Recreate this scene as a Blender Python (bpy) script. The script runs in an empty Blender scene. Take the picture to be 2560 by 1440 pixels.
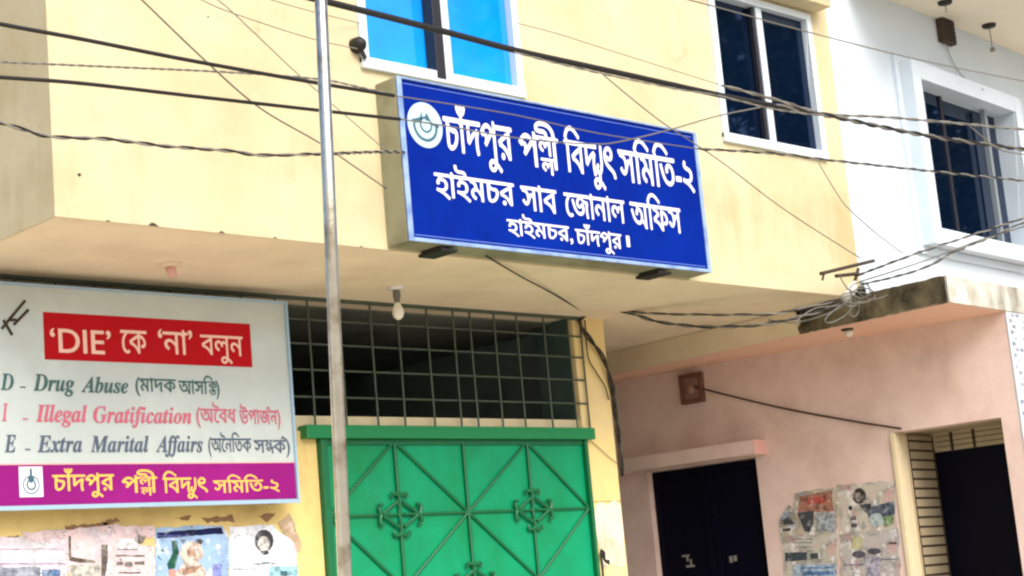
import bpy, bmesh, math, random
import numpy as np
from mathutils import Vector, Matrix
from mathutils.geometry import delaunay_2d_cdt
random.seed(7)
SC = bpy.context.scene
COL = SC.collection
# ------------------------------------------------------------------ camera, sky, sun, exposure
YAW, PITCH, ROLL, FPX = 0.7787583, 0.18245972, -0.090362, 4382.6
EYE = Vector((0, 0, 1.6))
FWD = Vector((math.sin(YAW)*math.cos(PITCH), math.cos(YAW)*math.cos(PITCH), math.sin(PITCH)))
_r = Vector((math.cos(YAW), -math.sin(YAW), 0)); _u = _r.cross(FWD)
RGT = math.cos(ROLL)*_r + math.sin(ROLL)*_u
UPV = -math.sin(ROLL)*_r + math.cos(ROLL)*_u
cd = bpy.data.cameras.new('camera'); cam = bpy.data.objects.new('camera', cd); COL.objects.link(cam)
cd.sensor_width = 36; cd.lens = FPX/2560*36; cd.clip_start = .05; cd.clip_end = 3000
m3 = Matrix((RGT, UPV, -FWD)).transposed()
cam.matrix_world = Matrix.Translation(EYE) @ m3.to_4x4()
SC.camera = cam

SUN_DIR = Vector((-.20, -.89, .80)).normalized()
world = bpy.data.worlds.new('World'); SC.world = world; world.use_nodes = True
wn = world.node_tree
sky = wn.nodes.new('ShaderNodeTexSky'); sky.sky_type = 'NISHITA'; sky.sun_disc = False
sky.sun_elevation = math.asin(SUN_DIR.z); sky.sun_rotation = math.atan2(SUN_DIR.x, SUN_DIR.y)
sky.air_density = .7; sky.dust_density = 4.0
wn.links.new(sky.outputs[0], wn.nodes['Background'].inputs[0])
wn.nodes['Background'].inputs[1].default_value = 0.15
sl = bpy.data.lights.new('sun', 'SUN'); sl.energy = 1.8; sl.angle = math.radians(40); sl.color = (1, .975, .93)
so = bpy.data.objects.new('sun', sl); COL.objects.link(so); so.rotation_euler = SUN_DIR.to_track_quat('Z', 'Y').to_euler()
SC.view_settings.view_transform = 'Standard'; SC.view_settings.look = 'None'
SC.view_settings.exposure = 0.52; SC.view_settings.gamma = 1
SC.cycles.filter_width = 2.3

# ------------------------------------------------------------------ helpers
def ray(x, y): return RGT*((x-1280)/FPX) - UPV*((y-720)/FPX) + FWD
class Frame:
    """a vertical plane in the world: u runs along it, v is height, w stands out of it"""
    def __init__(s, o, u):
        s.o = Vector(o); s.u = Vector(u).normalized(); s.n = Vector((s.u.y, -s.u.x, 0))
    def p(s, u, v, w=0): return s.o + s.u*u + Vector((0, 0, v)) + s.n*w
    def uv(s, x, y, w=0):
        d = ray(x, y); o = s.o + s.n*w
        q = EYE + d*((o-EYE).dot(s.n)/d.dot(s.n)) - s.o
        return q.dot(s.u), q.z
def at(x, y, Y): d = ray(x, y); return EYE + d*((Y-EYE.y)/d.y)
def atz(x, y, z): d = ray(x, y); return EYE + d*((z-EYE.z)/d.z)
YF, YG, H = 7.123, 8.378, 3.6                 # upper facade, recessed ground floor, soffit height
FAC = Frame((0, YF, 0), (1, 0, 0))
GND = Frame((0, YG, 0), (1, 0, 0))
PINK = Frame((10.74, 9.8, 0), (.53, -3.38, 0))
WHT = Frame((10.55, YF, 0), (1, .09, 0))
def lin(c): return c/12.92 if c <= .04045 else ((c+.055)/1.055)**2.4
def rgb(r, g, b): return (lin(r/255), lin(g/255), lin(b/255))

class MB:
    def __init__(s, f=None): s.v, s.f, s.fr = [], [], f
    def P(s, p): return s.fr.p(*p) if s.fr else Vector(p)
    def quad(s, a, b, c, d): n = len(s.v); s.v += [s.P(q) for q in (a, b, c, d)]; s.f.append((n, n+1, n+2, n+3)); return s
    def poly(s, pts): n = len(s.v); s.v += [s.P(q) for q in pts]; s.f.append(tuple(range(n, n+len(pts)))); return s
    def box(s, x0, x1, y0, y1, z0, z1):
        n = len(s.v)
        s.v += [s.P(q) for q in ((x0,y0,z0),(x1,y0,z0),(x1,y1,z0),(x0,y1,z0),(x0,y0,z1),(x1,y0,z1),(x1,y1,z1),(x0,y1,z1))]
        s.f += [tuple(n+i for i in q) for q in ((0,3,2,1),(4,5,6,7),(0,1,5,4),(1,2,6,5),(2,3,7,6),(3,0,4,7))]; return s
    def prism(s, pts, w0, w1):
        """outline in (u, v) of the frame, thick from w0 to w1"""
        n = len(s.v); k = len(pts)
        s.v += [s.P((a, b, w1)) for a, b in pts] + [s.P((a, b, w0)) for a, b in pts]
        s.f.append(tuple(range(n, n+k))); s.f.append(tuple(range(n+2*k-1, n+k-1, -1)))
        for i in range(k): j = (i+1) % k; s.f.append((n+i, n+k+i, n+k+j, n+j))
        return s
    def tube(s, pts, r, n=8, cap=True):
        pts = [Vector(s.P(p)) for p in pts]; b = len(s.v); m = len(pts)
        for i, p in enumerate(pts):
            t = (pts[min(i+1, m-1)] - pts[max(i-1, 0)])
            t = t.normalized() if t.length > 1e-9 else Vector((0, 0, 1))
            a = t.cross(Vector((0, 0, 1)) if abs(t.z) < .9 else Vector((1, 0, 0))).normalized(); c = t.cross(a)
            rr = r[i] if isinstance(r, (list, tuple)) else r
            s.v += [p + a*(rr*math.cos(2*math.pi*k/n)) + c*(rr*math.sin(2*math.pi*k/n)) for k in range(n)]
        for i in range(m-1):
            for k in range(n):
                j = (k+1) % n; s.f.append((b+i*n+k, b+i*n+j, b+(i+1)*n+j, b+(i+1)*n+k))
        if cap: s.f.append(tuple(b+k for k in reversed(range(n)))); s.f.append(tuple(b+(m-1)*n+k for k in range(n)))
        return s
    def wall(s, u0, u1, v0, v1, t, holes, back=True):
        """wall in the frame with openings (ua, ub, va, vb), reveals t deep"""
        us = sorted({u0, u1, *[h[0] for h in holes], *[h[1] for h in holes]})
        vs = sorted({v0, v1, *[h[2] for h in holes], *[h[3] for h in holes]})
        us = [x for x in us if u0 <= x <= u1]; vs = [x for x in vs if v0 <= x <= v1]
        for a, b in zip(us, us[1:]):
            for c, d in zip(vs, vs[1:]):
                if any(h[0] <= a and b <= h[1] and h[2] <= c and d <= h[3] for h in holes): continue
                s.quad((a,c,0),(b,c,0),(b,d,0),(a,d,0))
                if back: s.quad((b,c,-t),(a,c,-t),(a,d,-t),(b,d,-t))
        for a, b, c, d in holes + [(u0, u1, v0, v1)]:
            for q in (((a,c,0),(a,d,0),(a,d,-t),(a,c,-t)), ((b,d,0),(b,c,0),(b,c,-t),(b,d,-t)),
                      ((a,d,0),(b,d,0),(b,d,-t),(a,d,-t)), ((b,c,0),(a,c,0),(a,c,-t),(b,c,-t))): s.quad(*q)
        return s
def root_of(o):
    while o.parent: o = o.parent
    return o
def obj(name, mb, m, parent=None, smooth=False, bevel=0, origin=None):
    me = bpy.data.meshes.new(name)
    off = Vector(root_of(parent).location) if parent else Vector(origin or (0, 0, 0))
    me.from_pydata([tuple(Vector(v)-off) for v in mb.v], [], mb.f); me.materials.append(m)
    bm = bmesh.new(); bm.from_mesh(me); bmesh.ops.remove_doubles(bm, verts=bm.verts, dist=1e-5) if bevel or smooth else None
    bmesh.ops.recalc_face_normals(bm, faces=bm.faces); bm.to_mesh(me); bm.free()
    if smooth:
        for p in me.polygons: p.use_smooth = True
    o = bpy.data.objects.new(name, me); COL.objects.link(o)
    if parent: o.parent = parent
    else: o.location = off
    if bevel:
        b = o.modifiers.new('bevel', 'BEVEL'); b.width = bevel; b.segments = 2; b.limit_method = 'ANGLE'
    return o
def tag(o, label, cat, group=None):
    o['label'] = label; o['category'] = cat
    if group: o['group'] = group
    return o
def thing(name, label, cat, loc, group=None):
    o = bpy.data.objects.new(name, None); COL.objects.link(o); o.location = loc; o.empty_display_size = .1
    return tag(o, label, cat, group)
def struct(name, mb, m): o = obj(name, mb, m); o['kind'] = 'structure'; return o

# ------------------------------------------------------------------ materials
def mat(name, c, rough=.6, metal=0, spec=.5, var=0, vscale=3, c2=None, lo=.45, hi=.65, bump=0, bscale=40, stretch=(1,1,1), coat=0, streak=None, cracks=0):
    """plain paint, or paint mottled with a second colour c2; optional vertical dirt streaks (colour, amount)"""
    m = bpy.data.materials.new(name); m.use_nodes = True; t = m.node_tree; b = t.nodes['Principled BSDF']
    b.inputs['Roughness'].default_value = rough; b.inputs['Metallic'].default_value = metal
    b.inputs['Specular IOR Level'].default_value = spec; b.inputs['Coat Weight'].default_value = coat
    b.inputs['Base Color'].default_value = (*c, 1)
    N = lambda k: t.nodes.new(k); L = t.links.new
    tc = N('ShaderNodeTexCoord'); out = None
    def noise(scale, st, det=6, rough=.6):
        mp = N('ShaderNodeMapping'); mp.inputs['Scale'].default_value = st; L(tc.outputs['Object'], mp.inputs['Vector'])
        n = N('ShaderNodeTexNoise'); n.inputs['Scale'].default_value = scale; n.inputs['Detail'].default_value = det; n.inputs['Roughness'].default_value = rough
        L(mp.outputs[0], n.inputs['Vector']); return n.outputs['Fac']
    def mixin(fac, ca, cb, lo, hi, amt=1):
        r = N('ShaderNodeMapRange'); r.inputs[1].default_value = lo; r.inputs[2].default_value = hi; r.inputs[4].default_value = amt; L(fac, r.inputs[0])
        x = N('ShaderNodeMix'); x.data_type = 'RGBA'; L(r.outputs[0], x.inputs[0])
        if isinstance(ca, tuple): x.inputs[6].default_value = (*ca, 1)
        else: L(ca, x.inputs[6])
        x.inputs[7].default_value = (*cb, 1); return x.outputs[2]
    if c2: out = mixin(noise(vscale, stretch), c, c2, lo, hi)
    if var:
        dk = tuple(q*(1-var) for q in c)
        out = mixin(noise(vscale*3.1, stretch, 8), out if out else c, dk, .5, .72, .8)
    if streak:
        sc, amt = streak
        f = noise(2.2, (3.2, 3.2, .22), 7, .65); mk = N('ShaderNodeMapRange'); mk.inputs[1].default_value = .42; mk.inputs[2].default_value = .66; L(noise(.9, (1,1,1), 3), mk.inputs[0])
        mm = N('ShaderNodeMath'); mm.operation = 'MULTIPLY'; L(f, mm.inputs[0]); L(mk.outputs[0], mm.inputs[1])
        out = mixin(mm.outputs[0], out if out else c, sc, .30, .66, amt)
    if cracks:
        n = N('ShaderNodeTexNoise'); n.inputs['Scale'].default_value = 3; n.inputs['Detail'].default_value = 5; L(tc.outputs['Object'], n.inputs[0])
        va = N('ShaderNodeVectorMath'); va.operation = 'SCALE'; va.inputs['Scale'].default_value = .5; L(n.outputs['Color'], va.inputs[0])
        vb = N('ShaderNodeVectorMath'); L(va.outputs[0], vb.inputs[0]); L(tc.outputs['Object'], vb.inputs[1])
        vo = N('ShaderNodeTexVoronoi'); vo.feature = 'DISTANCE_TO_EDGE'; vo.inputs['Scale'].default_value = .9; L(vb.outputs[0], vo.inputs['Vector'])
        r = N('ShaderNodeMapRange'); r.inputs[1].default_value = .010; r.inputs[2].default_value = .003; L(vo.outputs['Distance'], r.inputs[0])
        r2 = N('ShaderNodeMapRange'); r2.inputs[1].default_value = .5; r2.inputs[2].default_value = .6; r2.inputs[4].default_value = cracks; L(noise(1.1, (1,1,1), 3), r2.inputs[0])
        mu = N('ShaderNodeMath'); mu.operation = 'MULTIPLY'; L(r.outputs[0], mu.inputs[0]); L(r2.outputs[0], mu.inputs[1])
        x = N('ShaderNodeMix'); x.data_type = 'RGBA'; L(mu.outputs[0], x.inputs[0]); L(out, x.inputs[6]); x.inputs[7].default_value = (*tuple(q*.4 for q in c), 1); out = x.outputs[2]
    if out: L(out, b.inputs['Base Color'])
    if bump:
        bp = N('ShaderNodeBump'); bp.inputs['Strength'].default_value = bump; bp.inputs['Distance'].default_value = .01
        L(noise(bscale, (1,1,1), 8, .7), bp.inputs['Height']); L(bp.outputs[0], b.inputs['Normal'])
    return m
M = {}
M['cream'] = mat('cream_paint', rgb(212,201,165), .75, spec=.25, c2=rgb(194,180,138), vscale=1.3, lo=.4, hi=.72, var=.09, bump=.35, bscale=22, streak=(rgb(166,148,100), .55), cracks=.28)
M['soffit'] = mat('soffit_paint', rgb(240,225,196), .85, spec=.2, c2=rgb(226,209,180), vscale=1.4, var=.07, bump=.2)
M['wall_yellow'] = mat('yellow_paint', rgb(236,212,140), .75, spec=.25, c2=rgb(208,180,120), vscale=2.2, var=.12, bump=.3, streak=(rgb(165,140,95), .4))
M['pillar'] = mat('pillar_paint', rgb(240,218,150), .75, spec=.25, c2=rgb(236,214,168), vscale=2.0, var=.1, bump=.3, streak=(rgb(196,170,112), .3))
M['pillar_base'] = mat('bare_plaster_patch', rgb(240,232,208), .85, spec=.2, c2=rgb(205,196,170), vscale=5, var=.15, bump=.4)
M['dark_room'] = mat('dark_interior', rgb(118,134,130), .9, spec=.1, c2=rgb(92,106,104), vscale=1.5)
M['beige_trim'] = mat('beige_trim', rgb(225,212,176), .8, spec=.2, var=.1, bump=.2)
M['white_wall'] = mat('white_paint', rgb(211,224,233), .7, spec=.3, c2=rgb(201,214,223), vscale=1.2, var=.04, bump=.2, streak=(rgb(196,200,196), .25))
M['eave'] = mat('eave_paint', rgb(236,228,208), .8, spec=.2, var=.06, vscale=1.5)
M['pink'] = mat('pink_paint', rgb(234,210,199), .7, spec=.3, c2=rgb(218,192,180), vscale=2.5, var=.1, bump=.3, streak=(rgb(176,150,138), .3))
M['pink_soffit'] = mat('pink_soffit_paint', rgb(240,196,172), .8, spec=.2, var=.06)
M['pink_bright'] = mat('pink_trim_and_lit_end', rgb(226,178,170), .7, spec=.3, var=.05)
M['dirty'] = mat('mouldy_concrete', rgb(124,114,90), .95, spec=.1, c2=rgb(60,55,43), vscale=4, lo=.4, hi=.62, var=.3, bump=.9, bscale=20, streak=(rgb(40,36,26), .8))
M['stained'] = mat('rain_stained_concrete', rgb(220,217,206), .9, spec=.15, c2=rgb(180,176,158), vscale=5, var=.25, bump=.5, bscale=25, streak=(rgb(104,104,86), .85))
M['alu'] = mat('white_aluminium', rgb(212,224,232), .35, metal=.0, spec=.6)
M['alu_grey'] = mat('grey_aluminium', rgb(150,160,165), .4, metal=.3)  # plain grey metal for the window bar
M['dark_frame'] = mat('dark_rubber_frame', rgb(30,30,38), .5)
M['blue_glass'] = mat('blue_film_glass', rgb(0,160,248), .06, spec=.8, coat=.3, c2=rgb(0,126,232), vscale=1.0, lo=.35, hi=.65, var=.08)
M['navy_glass'] = mat('dark_navy_glass', rgb(5,18,38), .02, spec=.9)
M['navy_glass'].node_tree.nodes['Principled BSDF'].inputs['Specular Tint'].default_value = (.25, .5, 1, 1)
M['green'] = mat('green_enamel', rgb(0,152,104), .42, spec=.35, c2=rgb(4,132,78), vscale=1.6, var=.16, bump=.12, bscale=2.5, streak=(rgb(40,120,80), .35))
M['green_beam'] = mat('green_beam_enamel', rgb(8,128,72), .4, var=.1)
M['green_bar'] = mat('shaded_green_enamel', rgb(0,106,62), .45, var=.15, vscale=8)  # same green as the panel, with the bars' shade put into the colour
M['grille'] = mat('grey_green_iron', rgb(76,90,78), .6, metal=.2, var=.2, vscale=10)
M['sign_blue'] = mat('royal_blue_sheet', rgb(2,34,134), .5, spec=.06, c2=rgb(2,40,146), vscale=1.5, var=.1, bump=.06, bscale=3)
M['sign_side'] = mat('olive_sheet_metal', rgb(148,148,122), .6, metal=.1, c2=rgb(126,124,98), vscale=4, var=.12, streak=(rgb(92,88,58), .5))
M['sign_trim'] = mat('pale_blue_trim', rgb(150,178,214), .4, spec=.5, c2=rgb(112,140,190), vscale=9)
M['border_blue'] = mat('border_blue', rgb(96,126,206), .5)
M['letter_white'] = mat('white_lettering', rgb(236,240,250), .5)
M['emblem_pale'] = mat('emblem_pale', rgb(184,212,220), .5)
M['emblem_dark'] = mat('emblem_grey_green', rgb(58,100,116), .5)
M['black'] = mat('black_rubber', rgb(26,24,20), .6, var=.2)
M['cable_grey'] = mat('weathered_cable', rgb(112,110,102), .7, var=.2, vscale=12)
M['cable_pale'] = mat('pale_cable', rgb(138,136,126), .7, var=.2, vscale=12)
M['iron'] = mat('rusty_iron', rgb(74,62,48), .8, metal=.2, var=.3, vscale=12, bump=.4)
M['steel'] = mat('galvanised_steel', rgb(226,224,210), .14, metal=.95, c2=rgb(150,132,100), lo=.52, hi=.74, vscale=7, var=.15, bump=.1, streak=(rgb(120,118,92), .6))
M['porcelain'] = mat('white_porcelain', rgb(232,232,226), .25)
M['bulb'] = mat('frosted_bulb', rgb(238,236,222), .2, spec=.6)
M['board'] = mat('board_print_white', rgb(190,202,200), .12, spec=.6, c2=rgb(200,213,210), vscale=2, var=.03)
M['board_edge'] = mat('pale_blue_frame', rgb(158,190,214), .4, spec=.5)
M['red'] = mat('red_print', rgb(184,8,22), .5, spec=.15)
M['purple'] = mat('purple_print', rgb(140,16,118), .45, spec=.2, c2=rgb(152,22,128), vscale=2)
M['pink_letter'] = mat('pale_pink_lettering', rgb(246,206,190), .5)
M['teal_letter'] = mat('faded_teal_lettering', rgb(62,104,102), .5, var=.4, vscale=14)
M['rose_letter'] = mat('faded_rose_lettering', rgb(206,104,128), .5, var=.3, vscale=14)
M['slate_letter'] = mat('faded_slate_lettering', rgb(84,100,122), .5, var=.4, vscale=14)
M['yellow_letter'] = mat('yellow_lettering', rgb(248,196,88), .5)
M['navy_door'] = mat('navy_door_paint', rgb(6,6,24), .6, spec=.12, var=.2)
M['shutter'] = mat('cream_slats', rgb(186,172,142), .65, var=.12, vscale=4)
M['joint'] = mat('dark_joint', rgb(62,50,38), .9)
M['tile_white'] = mat('white_mosaic_tile', rgb(220,226,232), .3)
def brick_mat():
    m = mat('mosaic_tile', rgb(214,222,230), .3); t = m.node_tree; N = t.nodes.new; L = t.links.new
    tc = N('ShaderNodeTexCoord'); sp = N('ShaderNodeSeparateXYZ'); cb = N('ShaderNodeCombineXYZ'); L(tc.outputs['Object'], sp.inputs[0])
    L(sp.outputs[0], cb.inputs[0]); L(sp.outputs[2], cb.inputs[1])
    b = N('ShaderNodeTexBrick'); b.inputs['Scale'].default_value = 1; b.inputs['Brick Width'].default_value = .075; b.inputs['Row Height'].default_value = .042
    b.inputs['Mortar Size'].default_value = .007; b.inputs['Color1'].default_value = (*rgb(206,216,228),1); b.inputs['Color2'].default_value = (*rgb(96,106,124),1); b.inputs['Mortar'].default_value = (*rgb(226,230,234),1); b.inputs['Bias'].default_value = -.25
    L(cb.outputs[0], b.inputs[0]); L(b.outputs[0], t.nodes['Principled BSDF'].inputs['Base Color']); return m
M['mosaic'] = brick_mat()
M['tile_grey'] = mat('grey_mosaic_tile', rgb(92,96,108), .35)
M['asphalt'] = mat('dusty_concrete_road', (.42,.38,.31), .9, c2=(.36,.32,.26), vscale=3, var=.2, bump=.5, bscale=60)
M['ground'] = mat('dusty_ground', (.44,.38,.3), .95, c2=(.36,.31,.24), vscale=.8, var=.1, bump=.4)
M['paving'] = mat('concrete_paving', (.60,.53,.43), .9, c2=(.52,.46,.38), vscale=1.5, var=.1, bump=.3)
M['pillar_shade'] = mat('grey_green_shade', rgb(70,92,86), .8, spec=.2, c2=rgb(60,80,78), vscale=2)
M['inner_ceiling'] = mat('shaded_ceiling', rgb(116,120,110), .9, spec=.1, c2=rgb(92,96,90), vscale=1.2)
M['dark_floor'] = mat('dark_concrete', (.09,.08,.07), .8, c2=(.06,.055,.05), vscale=2)
M['leaf'] = mat('leaf_green', (.05,.09,.03), .6, c2=(.09,.13,.04), vscale=6)
M['bark'] = mat('bark', (.12,.09,.06), .9, var=.3, bump=.6)

def printed(name, paper, inks, scale=16):
    """faded printed paper: soft patches of several inks, rows of fine print and creases"""
    m = mat(name, rgb(*paper), .8, spec=.2); t = m.node_tree; b = t.nodes['Principled BSDF']; N = t.nodes.new; L = t.links.new
    tc = N('ShaderNodeTexCoord'); out = None
    def mix(fac, col):
        nonlocal out
        x = N('ShaderNodeMix'); x.data_type = 'RGBA'; L(fac, x.inputs[0])
        if out is None: x.inputs[6].default_value = (*rgb(*paper), 1)
        else: L(out, x.inputs[6])
        x.inputs[7].default_value = (*rgb(*col), 1); out = x.outputs[2]
    for i, (col, lo, hi, amt, sc) in enumerate(inks):
        mp = N('ShaderNodeMapping'); mp.inputs['Location'].default_value = (i*7.3, i*3.1, i*5.7); L(tc.outputs['Object'], mp.inputs[0])
        n = N('ShaderNodeTexNoise'); n.inputs['Scale'].default_value = scale*sc; n.inputs['Detail'].default_value = 5; L(mp.outputs[0], n.inputs[0])
        r = N('ShaderNodeMapRange'); r.inputs[1].default_value = lo; r.inputs[2].default_value = hi; r.inputs[4].default_value = amt; L(n.outputs['Fac'], r.inputs[0])
        mix(r.outputs[0], col)
    mp = N('ShaderNodeMapping'); mp.inputs['Scale'].default_value = (30, 30, 120); L(tc.outputs['Object'], mp.inputs[0])
    n = N('ShaderNodeTexNoise'); n.inputs['Scale'].default_value = 1.2; n.inputs['Detail'].default_value = 2; L(mp.outputs[0], n.inputs[0])
    n2 = N('ShaderNodeTexNoise'); n2.inputs['Scale'].default_value = 7; L(tc.outputs['Object'], n2.inputs[0])
    r = N('ShaderNodeMapRange'); r.inputs[1].default_value = .56; r.inputs[2].default_value = .62; L(n.outputs['Fac'], r.inputs[0])
    r2 = N('ShaderNodeMapRange'); r2.inputs[1].default_value = .5; r2.inputs[2].default_value = .56; r2.inputs[4].default_value = .7; L(n2.outputs['Fac'], r2.inputs[0])
    mu = N('ShaderNodeMath'); mu.operation = 'MULTIPLY'; L(r.outputs[0], mu.inputs[0]); L(r2.outputs[0], mu.inputs[1]); mix(mu.outputs[0], (88, 90, 100))
    L(out, b.inputs['Base Color'])
    bp = N('ShaderNodeBump'); bp.inputs['Strength'].default_value = .5; bp.inputs['Distance'].default_value = .01
    n3 = N('ShaderNodeTexNoise'); n3.inputs['Scale'].default_value = 14; n3.inputs['Detail'].default_value = 6; L(tc.outputs['Object'], n3.inputs[0])
    L(n3.outputs['Fac'], bp.inputs['Height']); L(bp.outputs[0], b.inputs['Normal'])
    return m
def outlines(body, shear=0.0):
    """outline loops of one line of lettering, in the font's own units"""
    c = bpy.data.curves.new('lettering', 'FONT'); c.body = body; c.size = 1; c.shear = shear
    c.fill_mode = 'NONE'; c.resolution_u = 4
    o = bpy.data.objects.new('lettering', c); bpy.context.scene.collection.objects.link(o)
    dg = bpy.context.evaluated_depsgraph_get()
    me = o.evaluated_get(dg).to_mesh()
    vs = [(v.co.x, v.co.y) for v in me.vertices]
    nxt = {}
    for e in me.edges:
        a, b = e.vertices
        nxt.setdefault(a, []).append(b); nxt.setdefault(b, []).append(a)
    loops, seen = [], set()
    for s in range(len(vs)):
        if s in seen or s not in nxt: continue
        lp, cur, prev = [], s, None
        while cur not in seen:
            seen.add(cur); lp.append(vs[cur])
            cand = [n for n in nxt[cur] if n != prev and n not in seen]
            if prev is None and s + 1 in cand: cand = [s + 1]
            if not cand: break
            prev, cur = cur, cand[0]
        if len(lp) > 2: loops.append(lp)
    bpy.data.objects.remove(o); bpy.data.curves.remove(c)
    return loops
def area(lp): return sum(lp[i-1][0]*lp[i][1]-lp[i][0]*lp[i-1][1] for i in range(len(lp)))/2
def stroke_loops(pts, w):
    """a pen stroke as overlapping quads and dots, clockwise like the font's outlines"""
    out = []
    for (x0, y0), (x1, y1) in zip(pts, pts[1:]):
        d = math.hypot(x1-x0, y1-y0); nx, ny = -(y1-y0)/d*w/2, (x1-x0)/d*w/2
        out.append([(x0+nx, y0+ny), (x1+nx, y1+ny), (x1-nx, y1-ny), (x0-nx, y0-ny)])
    for x, y in pts[1:-1]:
        out.append([(x+w/2*math.cos(-k*math.pi/4), y+w/2*math.sin(-k*math.pi/4)) for k in range(8)])
    return [l if area(l) < 0 else l[::-1] for l in out]
def fill(loops):
    """triangles of the non-zero winding fill"""
    vs, es = [], []
    for lp in loops:
        n = len(vs); vs += [Vector(p) for p in lp]
        es += [(n+i, n+(i+1) % len(lp)) for i in range(len(lp))]
    r = delaunay_2d_cdt(vs, es, [], 0, 1e-5)
    P = np.array([tuple(v) for v in r[0]]); T = np.array(r[2])
    cen = P[T].mean(axis=1)
    A = np.array([tuple(vs[a]) for a, b in es]); B = np.array([tuple(vs[b]) for a, b in es])
    up = (A[None,:,1] <= cen[:,None,1]) & (B[None,:,1] > cen[:,None,1])
    dn = (B[None,:,1] <= cen[:,None,1]) & (A[None,:,1] > cen[:,None,1])
    dy = np.where(A[:,1] == B[:,1], 1, B[:,1]-A[:,1])
    xc = A[None,:,0] + (cen[:,None,1]-A[None,:,1])/dy[None]*(B-A)[None,:,0]
    right = xc > cen[:,None,0]
    wn = (up & right).sum(1) - (dn & right).sum(1)
    T = T[wn != 0]
    return P, T
def word_loops(pieces, bold=0.0):
    """pieces: text, or (text, sx, sy, dx, dy, advance) for stacked conjuncts, or ('stroke', pts, w, advance)"""
    loops, x = [], 0.0
    for p in pieces if isinstance(pieces, list) else [pieces]:
        if isinstance(p, str): p = (p, 1, 1, 0, 0, None)
        if p[0] == 'stroke':
            loops += [[(a+x, b) for a, b in l] for l in stroke_loops(p[1], p[2])]; x += p[3]; continue
        ls = outlines(p[0]); sx, sy, dx, dy, adv = p[1:]
        loops += [[(a*sx+x+dx, b*sy+dy) for a, b in l] for l in ls]
        x += (max(a for l in ls for a, b in l)*sx if adv is None else max(a for l in ls for a, b in l)*sx+adv if adv < 0 else adv)
    if bold:
        loops = [[(a+u, b+v) for a, b in l] for l in loops for u, v in ((-bold,0),(bold,0),(0,bold*.6),(0,-bold*.6))]
    return loops
YA = [(.21,.62),(.21,.26),(.17,.13),(.09,.05),(.0,.08),(-.02,.17),(.05,.23)]
W_CHANDPUR = 'চাঁদপুর'
W_PALLI = ['প', ('ল',.66,.60,-.01,.25,0), ('ল',.60,.50,.05,-.12,.43), 'ী']
W_BIDYUT = ['িবদ', ('stroke', YA, .075, .27), ('ু',1,1,-.06,0,.03), 'ৎ']
W_SAMITI = 'সিমিত-২'
def set_word(mb, pieces, fr, left, right, base, uh=.63, bold=0.0, w=.004):
    """write a word between two points of a sheet; uh = height of the head line in font units"""
    P, T = fill(word_loops(pieces, bold))
    u0, va = fr.uv(*left, w); u1, vb = fr.uv(*right, w); vt = (va+vb)/2; v0 = fr.uv(*base, w)[1]
    x0, x1 = P[:, 0].min(), P[:, 0].max()
    sx = (u1-u0)/(x1-x0); sy = (vt-v0)/uh; n = len(mb.v)
    mb.v += [fr.p(u0+(a-x0)*sx, v0+b*sy, w) for a, b in P]
    for t in T:
        a, b, c = (mb.v[n+i] for i in t)
        mb.f.append(tuple(n+i for i in (t if (b-a).cross(c-a).dot(fr.n) > 0 else t[::-1])))
REPH = ('stroke', [(-.24,.68),(-.17,.80),(-.08,.74),(.0,.66)], .06, 0)
W_ASAKTI = [('আসি',1,1,0,0,-.36), ('ক',.8,.62,0,.24,0), ('ত',.72,.42,.06,-.04,.56), ')']
W_UPARJAN = ['উপাজ', REPH, 'ন)']
W_SAMPARKA = ['স', ('ম',.8,.55,0,.285,0), ('প',.75,.5,.04,-.03,.56), 'ক', REPH, ')']
# ------------------------------------------------------------------ ground and street
struct('ground', MB().box(-300, 300, -300, 300, -1, -.15), M['ground'])
struct('road', MB().box(-300, 300, -14, 2.2, -.149, -.12), M['asphalt'])
struct('pavement', MB().box(-60, 60, 2.2, 30, -.148, 0), M['paving'])

struct('passage_dark_sheet', MB().box(9.16, 10.7, 8.0, 10.4, .001, .006), M['dark_floor'])  # unseen dark sheet added to cut bounced light on the pink wall
struct('inner_floor', MB().box(3.5, 9.0, 8.7, 12.5, .001, .006), M['dark_floor'])
# ------------------------------------------------------------------ cream building
bld = thing('cream_building', 'cream plastered building with an overhanging upper storey above the green gate', 'building', (4.1, YF, 0))
HL, HR = (6.03, 7.25, 4.65, 6.25), (9.165, 10.30, 4.62, 5.70)
mb = MB(FAC).wall(4.09, 10.55, 3.6, 7.4, .2, [HL, HR])
mb.fr = None; mb.box(4.09, 4.29, YF+.2, 13, 3.6, 7.4).box(10.37, 10.55, YF+.2, 13, 3.62, 7.4)
obj('upper_wall', mb, M['cream'], bld)
obj('soffit', MB().box(4.10, 10.40, YF+.010, 13, 3.598, 3.78), M['soffit'], bld)
obj('lower_wall', MB().box(3.2, 6.50, YG, YG+.22, 0, 2.78), M['wall_yellow'], bld)
obj('lintel', MB().box(3.2, 8.829, YG+.03, YG+.2, 2.781, 2.875), M['beige_trim'], bld)
mb = MB().box(8.83, 9.15, YG, YG+.37, 2.30, 3.60); mb.box(8.83, 9.15, YG, YG+.37, 0, 2.298)
obj('pillar', mb, M['pillar'], bld, bevel=.008)
pts = [(8.87,2.27),(8.93,2.30),(9.0,2.28),(9.08,2.31),(9.135,2.27),(9.14,2.1),(9.12,1.98),(9.13,1.86),(9.06,1.84),(8.98,1.87),(8.9,1.84),(8.88,1.97),(8.86,2.1)]
obj('plaster_patch', MB(GND).prism(pts, .0005, .004), M['pillar_base'], bld)
mb = MB().box(3.2, 9.15, 12.6, 12.8, 0, 3.6).box(9.02, 9.15, YG+.372, 12.6, 0, 3.6).box(3.2, 3.4, YG+.222, 12.6, 0, 3.6)
obj('inner_wall', mb, M['dark_room'], bld)
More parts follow.
